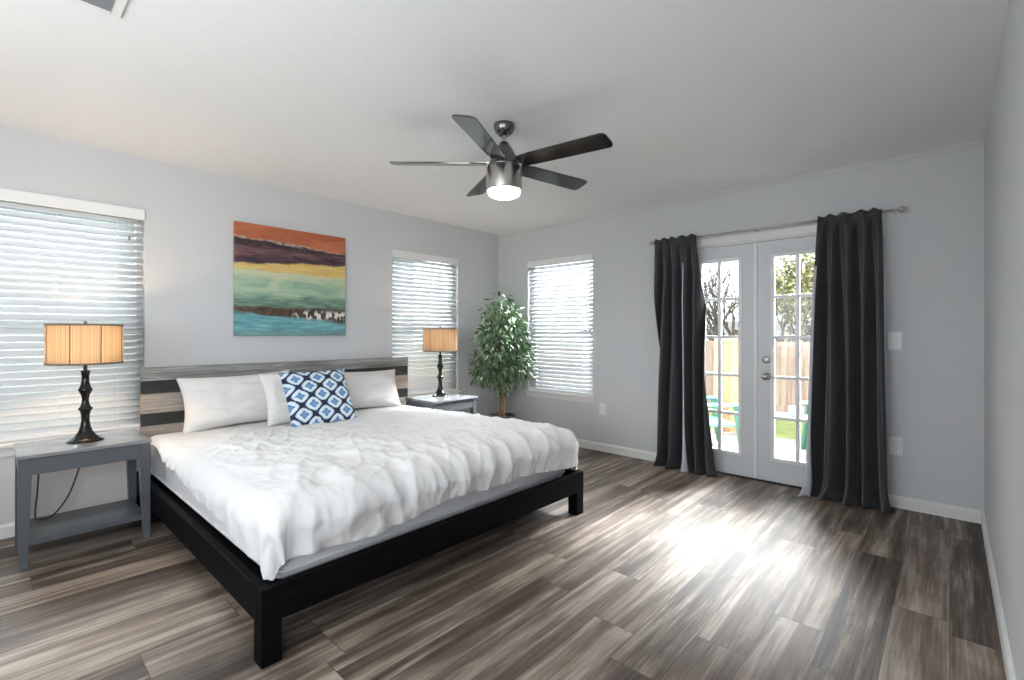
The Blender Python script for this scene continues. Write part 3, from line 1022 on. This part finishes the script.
# ------------------------------------------------------------------ ceiling fan
FX, FY = -1.935, 2.050
fan = thing('ceiling_fan', (FX, FY, ZC), 'brushed nickel ceiling fan with five dark blades and lit bowl', 'ceiling fan')
def flathe(prof, n=40):
    b = MB(); b.lathe(prof, FX, FY, n, cap=False); return b
obj('canopy', flathe([(0, ZC - 0.0005), (0.062, ZC - 0.0005), (0.062, ZC - 0.018), (0.052, ZC - 0.045), (0.030, ZC - 0.066), (0, ZC - 0.067)]), M_DARKNICKEL, fan)
obj('downrod', flathe([(0.013, ZC - 0.06), (0.013, 2.30)], 16), M_NICKEL, fan)
obj('yoke', flathe([(0, 2.335), (0.026, 2.333), (0.034, 2.318), (0.055, 2.285), (0.080, 2.235), (0.092, 2.198), (0.094, 2.188), (0, 2.187)]), M_DARKNICKEL, fan)
obj('motor_housing', flathe([(0, 2.187), (0.100, 2.187), (0.104, 2.180), (0.104, 2.060), (0.102, 2.052), (0, 2.052)]), M_NICKEL, fan)
obj('light_bowl', flathe([(0, 2.0515), (0.097, 2.0515), (0.097, 2.040), (0.090, 2.026), (0.066, 2.014), (0.034, 2.008), (0, 2.007)]), M_FANLIGHT, fan)
light('fan_lamp', 'AREA', (FX, FY, 2.004), 4, (1.0, 0.95, 0.87), (0, 0, 0), shape='DISK', size=0.18)

def fan_blade(ang, pitch):
    """blade along local +x, pitched about its own axis"""
    M = Matrix.Translation((FX, FY, 2.205)) @ Matrix.Rotation(ang, 4, 'Z') @ Matrix.Rotation(pitch, 4, 'X')
    poly = [(0.105, -0.048), (0.20, -0.056), (0.625, -0.064), (0.645, -0.058), (0.655, -0.040), (0.660, 0.030), (0.655, 0.052), (0.640, 0.064), (0.20, 0.058), (0.105, 0.050)]
    b = MB(); b.prism(poly, 0.007, M @ Matrix.Translation((0, 0, -0.0035)))
    bl = obj('blade', b, M_BLADE, fan)
    b = MB(); b.prism([(0.088, -0.030), (0.165, -0.022), (0.180, 0.0), (0.165, 0.022), (0.088, 0.030)], 0.005, M @ Matrix.Translation((0, 0, 0.004)))
    obj('blade_bracket', b, M_NICKEL, bl)
    return bl
CAMYAW = 42.41
for k in range(5):
    a = radians(326 + 72 * k + CAMYAW)
    fan_blade(a, radians(-13))

# ------------------------------------------------------------------ curtains and rod
rod = thing('curtain_rod', (-1.155, 4.200, 2.060), 'slim brushed nickel curtain rod with ball ends above the french doors', 'curtain rod')
b = MB(); b.tube([(-2.055, 4.2, 2.060), (-0.255, 4.2, 2.060)], 0.0085, 12)
obj('pole', b, M_NICKEL, rod)
for x in (-2.066, -0.242):
    b = MB(); b.ico((x, 4.2, 2.060), 0.021, 2)
    obj('finial', b, M_NICKEL, rod)
for x in (-2.045, -1.175, -0.285):
    b = MB()
    b.box(x - 0.010, x + 0.010, YB - 0.005, YB - 0.0005, 2.035, 2.085, 0.001)
    b.tube([(x, YB - 0.004, 2.06), (x, 4.2, 2.06)], 0.006, 8)
    b.tube([(x - 0.006, 4.2, 2.06), (x + 0.006, 4.2, 2.06)], 0.0115, 12)
    obj('bracket', b, M_NICKEL, rod)

def curtain(label, top, bot, folds, drift, seed, strip, strip_label, flare):
    """top/bot = (x0, x1); folds hang from the rod pocket, the hem lies on the floor"""
    NU, NV = 190, 90
    ZT_ = 2.086
    def surf(a, c, off=0.0):
        z = ZT_ - c * (ZT_ - 0.006)
        e = c ** 0.9
        x0 = top[0] + (bot[0] - top[0]) * e
        x1 = top[1] + (bot[1] - top[1]) * e
        sa = strip[0] + (strip[1] - strip[0]) * c
        nz = noise.noise(Vector((a * 2.6 + seed, c * 1.3, seed))) - noise.noise(Vector((sa * 2.6 + seed, c * 1.3, seed)))
        ph = folds * 2 * pi * (a + drift * c + 0.060 * nz) + seed
        amp = 0.010 + 0.040 * min(1, c * 3.5) + 0.010 * c
        big = 0.6 + 0.4 * noise.noise(Vector((a * folds * 0.8, c * 1.2, seed + 3)))
        yv = amp * (1.15 - 2.0 * abs(sin(ph / 2)) ** 0.85) * (0.7 + 0.5 * big)
        xs = 0.2 * amp * cos(ph) * min(1, c * 4)
        x = x0 + (x1 - x0) * a + xs
        y = 4.176 - 0.010 * c + yv
        # gathers at the rod pocket
        if c < 0.05:
            k = 1 - c / 0.05
            y += 0.006 * k * sin(ph * 2.0)
            z += 0.008 * k * sin(ph) * (1 if c < 0.012 else 0.4)
            y = y + (4.184 - 0.006 * sin(ph) - y) * k
        # hem spilling on to the floor
        if c > 0.93:
            k = (c - 0.93) / 0.07
            y -= flare * k * k * (0.55 + 0.45 * sin(ph + 0.8))
            x += (a - 0.5) * 0.05 * k * k
        y += off
        return (x, min(y, 4.262), z)
    b = MB()
    b.grid(lambda i, j: surf(i / (NU - 1), j / (NV - 1)), NU, NV)
    root = obj('curtain', b, M_CURTAIN, label=label, cat='curtain', group='charcoal curtains at the french doors')
    m = root.modifiers.new('solidify', 'SOLIDIFY')
    m.thickness = 0.004
    m.offset = 1.0
    b = MB()
    s0, s1, w0, w1, zs0 = strip
    def fs(i, j):
        c = zs0 + (1 - zs0) * j / 79
        wd = w0 + (w1 - w0) * max(0.0, (c - 0.7) / 0.3) ** 2
        a = s0 + (s1 - s0) * c + wd * (i / 5 - 0.5)
        return surf(a, c, -0.012)
    b.grid(fs, 6, 80)
    st = obj('lining', b, M_LINING, root, label=strip_label)
    m = st.modifiers.new('solidify', 'SOLIDIFY')
    m.thickness = 0.0015
    return root
curtain('charcoal curtain left of the french doors, hem on the floor', (-2.020, -1.642), (-1.965, -1.470), 4.4, 0.20, 2.086, (0.72, 0.52, 0.022, 0.10, 0.12), 'pale lining edge', 0.05)
curtain('charcoal curtain right of the french doors, beside the light switch', (-0.728, -0.350), (-0.790, -0.300), 4.4, 0.0, 2.31, (0.03, 0.03, 0.045, 0.12, 0.18), 'pale lining edge', 0.10)

# ------------------------------------------------------------------ switch and outlets
def plate(name, part, xc, zc, w_, h_, label, cat):
    b = MB(); BX_B(b, xc - w_ / 2, xc + w_ / 2, -0.006, -0.0005, zc - h_ / 2, zc + h_ / 2, 0.002)
    root = obj(name, b, M_WHITE, label=label, cat=cat)
    if part == 'rocker':
        b = MB(); BX_B(b, xc - 0.017, xc + 0.017, -0.010, -0.0055, zc - 0.033, zc + 0.033, 0.002)
        obj('rocker', b, M_WHITE, root)
    else:
        for dz in (-0.020, 0.020):
            b = MB(); BX_B(b, xc - 0.016, xc + 0.016, -0.008, -0.0055, zc + dz - 0.014, zc + dz + 0.014, 0.003)
            s = obj('socket', b, M_WHITE, root)
            b = MB()
            BX_B(b, xc - 0.007, xc - 0.005, -0.0085, -0.0075, zc + dz - 0.004, zc + dz + 0.005)
            BX_B(b, xc + 0.005, xc + 0.007, -0.0085, -0.0075, zc + dz - 0.004, zc + dz + 0.005)
            obj('slots', b, M_DARK, s)
    return root
plate('light_switch', 'rocker', -0.285, 1.163, 0.078, 0.125, 'white light switch plate right of the right curtain', 'switch')
plate('wall_outlet', 'sockets', -0.282, 0.428, 0.078, 0.125, 'white outlet low on the wall below the light switch', 'outlet')
plate('wall_outlet', 'sockets', -2.645, 0.437, 0.074, 0.115, 'white outlet on the wall below the window, left of left curtain', 'outlet')

# ------------------------------------------------------------------ ceiling register
vent = thing('ceiling_vent', (-2.185, 0.159, ZC), 'white ceiling air register with grey louvres at upper left', 'vent')
vx0, vx1, vy0, vy1 = -2.375, -1.995, -0.03, 0.348
b = MB(); b.box(vx0 + 0.03, vx1 - 0.03, vy0 + 0.03, vy1 - 0.03, ZC - 0.004, ZC - 0.0005)
obj('backing', b, M_VENTDARK, vent)
b = MB()
for a in ((vx0, vx1, vy0, vy0 + 0.032), (vx0, vx1, vy1 - 0.032, vy1), (vx0, vx0 + 0.032, vy0 + 0.032, vy1 - 0.032), (vx1 - 0.032, vx1, vy0 + 0.032, vy1 - 0.032)):
    b.box(*a, ZC - 0.009, ZC - 0.0005, 0.002)
obj('frame', b, M_WHITE, vent)
b = MB()
for k in range(16):
    xx = vx0 + 0.045 + k * (vx1 - vx0 - 0.09) / 15
    b.prism([(-0.009, -0.001), (0.009, -0.001), (0.009, 0.001), (-0.009, 0.001)], vy1 - vy0 - 0.066,
            Matrix.Translation((xx, vy1 - 0.033, ZC - 0.009)) @ Matrix.Rotation(radians(90), 4, 'X') @ Matrix.Rotation(radians(35), 4, 'Z'))
obj('louvres', b, M_VENTDARK, vent)

# ------------------------------------------------------------------ ficus
def ficus(loc):
    root = thing('potted_ficus', loc, 'leafy green ficus tree in a dark pot in the room corner', 'plant')
    px, py = loc[0], loc[1]
    b = MB(); b.lathe([(0, 0.0), (0.105, 0.0), (0.112, 0.01), (0.142, 0.285), (0.150, 0.288), (0.150, 0.305), (0.134, 0.305), (0.130, 0.270), (0, 0.268)], px, py, 32, cap=False)
    pot = obj('pot', b, M_POT, root)
    b = MB(); b.lathe([(0, 0.269), (0.128, 0.269), (0.128, 0.276), (0.06, 0.284), (0, 0.282)], px, py, 24, cap=False)
    obj('soil', b, M_SOIL, pot)
    rnd = random.Random(3)
    for k in range(3):
        pts, rs = [], []
        for q in range(26):
            z = 0.275 + q * 0.046
            tw = k * 2 * pi / 3 + q * 0.32
            sp = 0.026 if z < 0.75 else 0.026 + (z - 0.75) * 0.10
            pts.append((px + sp * cos(tw), py + sp * sin(tw), z))
            rs.append(max(0.005, 0.017 - q * 0.00045))
        b = MB(); b.tube(pts, rs, 8)
        obj('stem', b, M_TRUNK, root)
    # clumps that shape the crown, then leaves hung in each clump
    clumps = [(0.00, 0.00, 1.50, 0.17), (-0.10, -0.05, 1.42, 0.15), (0.10, 0.06, 1.38, 0.15), (0.0, 0.0, 1.25, 0.20), (-0.14, -0.09, 1.20, 0.16), (0.13, 0.10, 1.16, 0.17),
              (0.04, -0.10, 1.08, 0.19), (-0.12, 0.02, 1.02, 0.18), (0.17, 0.12, 0.98, 0.15), (-0.18, -0.14, 0.92, 0.15), (0.02, 0.02, 0.92, 0.20), (0.14, 0.02, 0.84, 0.17),
              (-0.09, -0.08, 0.80, 0.17), (-0.20, -0.17, 0.74, 0.12), (0.20, 0.12, 0.82, 0.12), (0.02, -0.04, 0.68, 0.13), (0.03, 0.0, 0.60, 0.08)]
    b = MB()
    twigs = MB()
    for (dx, dy, cz, cr) in clumps:
        # clump offsets: first along the view's right, second towards the window wall
        cx, cy = px + dx * 0.9, py + dy * 0.9
        twigs.tube([(px, py, cz - 0.16), (px + dx * 0.5, py + dy * 0.5, cz - 0.05), (cx, cy, cz + 0.02)], [0.006, 0.004, 0.002], 5)
        n = int(115 * (cr / 0.16) ** 2)
        for _ in range(n):
            while True:
                v = Vector((rnd.uniform(-1, 1), rnd.uniform(-1, 1), rnd.uniform(-1, 1)))
                if 0.1 < v.length < 1: break
            p = Vector((cx, cy, cz)) + v * cr
            L = rnd.uniform(0.055, 0.095)
            wd = L * rnd.uniform(0.34, 0.46)
            dirv = (v * 0.7 + Vector((rnd.uniform(-.5, .5), rnd.uniform(-.5, .5), rnd.uniform(-1.0, 0.05)))).normalized()
            side = dirv.cross(Vector((rnd.uniform(-1, 1), rnd.uniform(-1, 1), 1))).normalized()
            nr = side.cross(dirv)
            if p.x < XA + 0.09 or p.y > YB - 0.09 or p.y < 3.47: continue
            P = [p, p + dirv * L * 0.35 + side * wd * 0.5 + nr * L * 0.05, p + dirv * L * 0.75 + side * wd * 0.36, p + dirv * L - nr * L * 0.12,
                 p + dirv * L * 0.75 - side * wd * 0.36, p + dirv * L * 0.35 - side * wd * 0.5 + nr * L * 0.05]
            m0, m1 = p + dirv * L * 0.35 - nr * L * 0.03, p + dirv * L * 0.75 - nr * L * 0.06
            V = [b.bm.verts.new(q) for q in P] + [b.bm.verts.new(m0), b.bm.verts.new(m1)]
            for f in ((0, 1, 6), (0, 6, 5), (1, 2, 7, 6), (6, 7, 4, 5), (2, 3, 7), (7, 3, 4)):
                b.bm.faces.new([V[i] for i in f]).smooth = True
    obj('twigs', twigs, M_TRUNK, root)
    obj('foliage', b, M_LEAF, root, normals=False)
ficus((-3.715, 3.900, 0.0))

# ------------------------------------------------------------------ the yard seen through the doors
b = MB(); b.box(-6.5, 2.5, YB + TH + 0.03, 6.75, -0.5, -0.10)
obj('patio', b, M_PATIO, kind='structure')
b = MB(); b.box(-60, 60, -30, 60, -0.9, -0.42)
obj('lawn', b, M_LAWN, kind='structure')

def fence(y, x0, x1, z0, z1):
    root = thing('board_fence', ((x0 + x1) / 2, y, z0), 'weathered brown vertical board fence across the back of the lawn', 'fence')
    rnd = random.Random(5)
    b = MB()
    x = x0
    while x < x1:
        wv = 0.14
        b.box(x, x + wv - 0.006, y - 0.01, y + 0.01, z0 + 0.02, z1 + rnd.uniform(-0.015, 0.015))
        x += wv
    obj('boards', b, M_FENCE, root)
    for z in (z0 + 0.16, z1 - 0.25):
        b = MB(); b.box(x0, x1, y + 0.01, y + 0.05, z, z + 0.09)
        obj('rail', b, M_FENCE, root)
    b = MB(); b.box(x0, x1, y - 0.03, y - 0.0105, z0, z0 + 0.14)
    obj('kick_board', b, M_FENCE, root)
fence(11.2, -12.0, 5.0, -0.42, 1.06)

scr = thing('cedar_screen', (-1.94, 6.45, -0.10), 'honey coloured cedar board screen standing at the patio edge', 'screen')
b = MB()
for k in range(5):
    b.box(-2.235 + k * 0.125, -2.235 + k * 0.125 + 0.118, 6.48, 6.50, -0.06, 1.12 - (0.0 if k < 4 else 0.0))
obj('boards', b, M_CEDAR, scr)
for x in (-2.275, -1.69):
    b = MB(); b.box(x, x + 0.085, 6.40, 6.479, -0.10, 1.17, 0.004)
    obj('post', b, M_CEDAR, scr)
b = MB(); b.box(-2.275, -1.605, 6.44, 6.52, 1.121, 1.16)
obj('cap_rail', b, M_CEDAR, scr)

def patio_chair(loc, rz, m_seat, m_leg, label):
    root = thing('patio_chair', (0, 0, 0), label, 'chair', 'plastic chairs on the patio')
    b = MB()
    for k in range(5):
        yy = -0.26 + k * 0.106
        b.box(-0.24, 0.26, yy, yy + 0.096, 0.285, 0.307, 0.003)
    obj('seat', b, m_seat, root)
    b = MB()
    for k in range(5):
        yy = -0.26 + k * 0.106
        hgt = 0.62 + 0.06 * (1 - abs(k - 2) / 2)
        M = Matrix.Translation((-0.24, yy + 0.048, 0.30)) @ Matrix.Rotation(radians(-22), 4, 'Y')
        bb = bmesh.new()
        bmesh.ops.create_cube(bb, size=1.0)
        bmesh.ops.transform(bb, matrix=M @ Matrix.Translation((-0.010, 0, hgt / 2)) @ Matrix.Diagonal((0.02, 0.096, hgt, 1)), verts=bb.verts)
        b.merge(bb)
    obj('backrest', b, m_seat, root)
    for sy in (-1, 1):
        for sx in (0, 1):
            b = MB()
            xx = 0.22 if sx else -0.24
            x2 = 0.30 if sx else -0.42
            b.prism([(xx - 0.03, 0.52 if sx else 0.34), (xx + 0.04, 0.52 if sx else 0.34), (x2 + 0.035, 0.0), (x2 - 0.035, 0.0)], 0.03,
                    Matrix.Translation((0, sy * 0.30 + 0.015, 0)) @ Matrix.Rotation(radians(90), 4, 'X'))
            obj('leg', b, m_leg, root)
        b = MB(); b.box(-0.34, 0.32, sy * 0.31 - 0.06, sy * 0.31 + 0.06, 0.521, 0.542, 0.004)
        obj('armrest', b, m_seat, root)
    root.location = loc
    root.rotation_euler.z = rz
    return root
patio_chair((-2.10, 5.62, -0.10), radians(42), M_TEAL, M_GREENPL, 'teal slatted chair on the patio seen through the left door')
patio_chair((-0.80, 6.30, -0.10), radians(-130), M_MINT, M_GREENPL, 'pale mint slatted chair on the patio seen through the right door')

tb = thing('patio_table', (-1.17, 5.78, -0.10), 'low pale mint patio table seen through the right glass door', 'table')
b = MB()
for k in range(4):
    b.box(-1.50, -0.84, 5.59 + k * 0.095, 5.59 + k * 0.095 + 0.088, 0.315, 0.338, 0.003)
obj('tabletop', b, M_MINT, tb)
for x in (-1.46, -0.91):
    for y in (5.61, 5.92):
        b = MB(); b.tube([(x, y, -0.10), (x + (0.03 if x < -1.2 else -0.03), y, 0.3145)], 0.009, 8)
        obj('leg', b, M_DARKNICKEL, tb)
b = MB(); b.lathe([(0, 0.3385), (0.055, 0.3385), (0.070, 0.36), (0.072, 0.44), (0.060, 0.445), (0, 0.44)], -1.20, 5.76, 20, cap=False)
obj('blue_tub', b, M_BLUEBOX, label='light blue plastic tub on the patio table', cat='tub')

def tree(loc, hgt, label, seed, leaves, spread=0.75, lean=0.0):
    rnd = random.Random(seed)
    root = thing('yard_tree', loc, label, 'tree', 'trees beyond the fence')
    b = MB()
    tips = []
    def grow(p, d, L, r, depth):
        pts, rs = [p], [r]
        q = p.copy(); dd = d.copy()
        for k in range(4):
            dd = (dd + Vector((rnd.uniform(-.22, .22), rnd.uniform(-.22, .22), rnd.uniform(-.04, .14)))).normalized()
            q = q + dd * L / 4
            pts.append(q.copy()); rs.append(r * (1 - 0.11 * (k + 1)))
        b.tube(pts, rs, 6 if depth < 2 else 4, cap=depth > 3)
        if depth >= 5 or r < 0.004:
            tips.extend(pts[1:]); return
        for _ in range(4 if depth < 2 else 3):
            nd = (dd + Vector((rnd.uniform(-1, 1), rnd.uniform(-1, 1), rnd.uniform(-.25, .65))) * spread).normalized()
            grow(pts[rnd.randint(2, 4)], nd, L * rnd.uniform(0.66, 0.88), r * 0.52, depth + 1)
    grow(Vector(loc), Vector((lean, 0, 1)).normalized(), hgt * 0.20, hgt * 0.024, 0)
    obj('branches', b, M_BARK, root)
    if leaves:
        b = MB()
        for t_ in tips:
            for _ in range(leaves):
                p = t_ + Vector((rnd.gauss(0, .22), rnd.gauss(0, .22), rnd.gauss(0, .22)))
                a = Vector((rnd.uniform(-1, 1), rnd.uniform(-1, 1), rnd.uniform(-1, 1))).normalized() * 0.060
                c = a.cross(Vector((rnd.uniform(-1, 1), rnd.uniform(-1, 1), 1))).normalized() * 0.034
                V = [b.bm.verts.new(p + o_) for o_ in (-a, c, a, -c)]
                b.bm.faces.new(V)
        obj('foliage', b, M_SPRING, root, normals=False)
tree((-6.3, 13.4, -0.42), 6.2, 'bare brown tree beyond the fence, nearest the left edge of the left door', 11, 0, 0.8, 0.15)
tree((-4.5, 13.6, -0.42), 6.6, 'bare grey tree beyond the fence behind the right panes of left door', 23, 0, 0.8, -0.05)
tree((-2.7, 14.2, -0.42), 6.8, 'tree with sparse yellow green spring leaves beyond the fence, left panes of right door', 31, 2, 0.75, 0.05)
tree((-1.0, 13.2, -0.42), 6.4, 'leafy yellow green tree beyond the fence beside the right curtain', 47, 3, 0.75, -0.05)
tree((-9.6, 15.5, -0.42), 7.0, 'bare tree beyond the fence seen faintly through the blind beside ficus', 52, 0, 0.8, 0.1)

hs = thing('neighbour_house', (-5.8, 29.0, -0.42), 'pale house with grey shingle roof beyond the fence', 'house')
b = MB(); b.box(-9.5, -2.2, 26, 32, -0.42, 1.15)
obj('walls', b, M_SIDING, hs)
b = MB()
b.prism([(25.4, 1.15), (32.6, 1.15), (29.0, 1.95)], 8.1, Matrix(((0, 0, 1, -9.9), (1, 0, 0, 0), (0, 1, 0, 0), (0, 0, 0, 1))))
obj('roof', b, M_ROOF, hs)
for x in (-8.2, -5.2, -3.6):
    b = MB(); b.box(x, x + 1.1, 25.96, 25.999, 0.3, 1.05)
    obj('house_window', b, M_VENTDARK, hs)

sh = thing('neighbour_house', (-12.0, 1.5, -0.42), 'bluish grey house side added to tone the blind gaps of the two windows by the bed', 'house')
b = MB(); b.box(-15.0, -11.0, -8.0, 8.0, -0.42, 3.3)  # added house, there only to tone the gaps between the slats
obj('walls', b, mat('slat_gap_backdrop', (0.30, 0.34, 0.38), 0.8), sh)
b = MB()
b.prism([(-15.5, 3.3), (-10.5, 3.3), (-13.0, 4.6)], 17.0, Matrix(((1, 0, 0, 0), (0, 0, -1, 8.5), (0, 1, 0, 0), (0, 0, 0, 1))))
obj('roof', b, M_ROOF, sh)
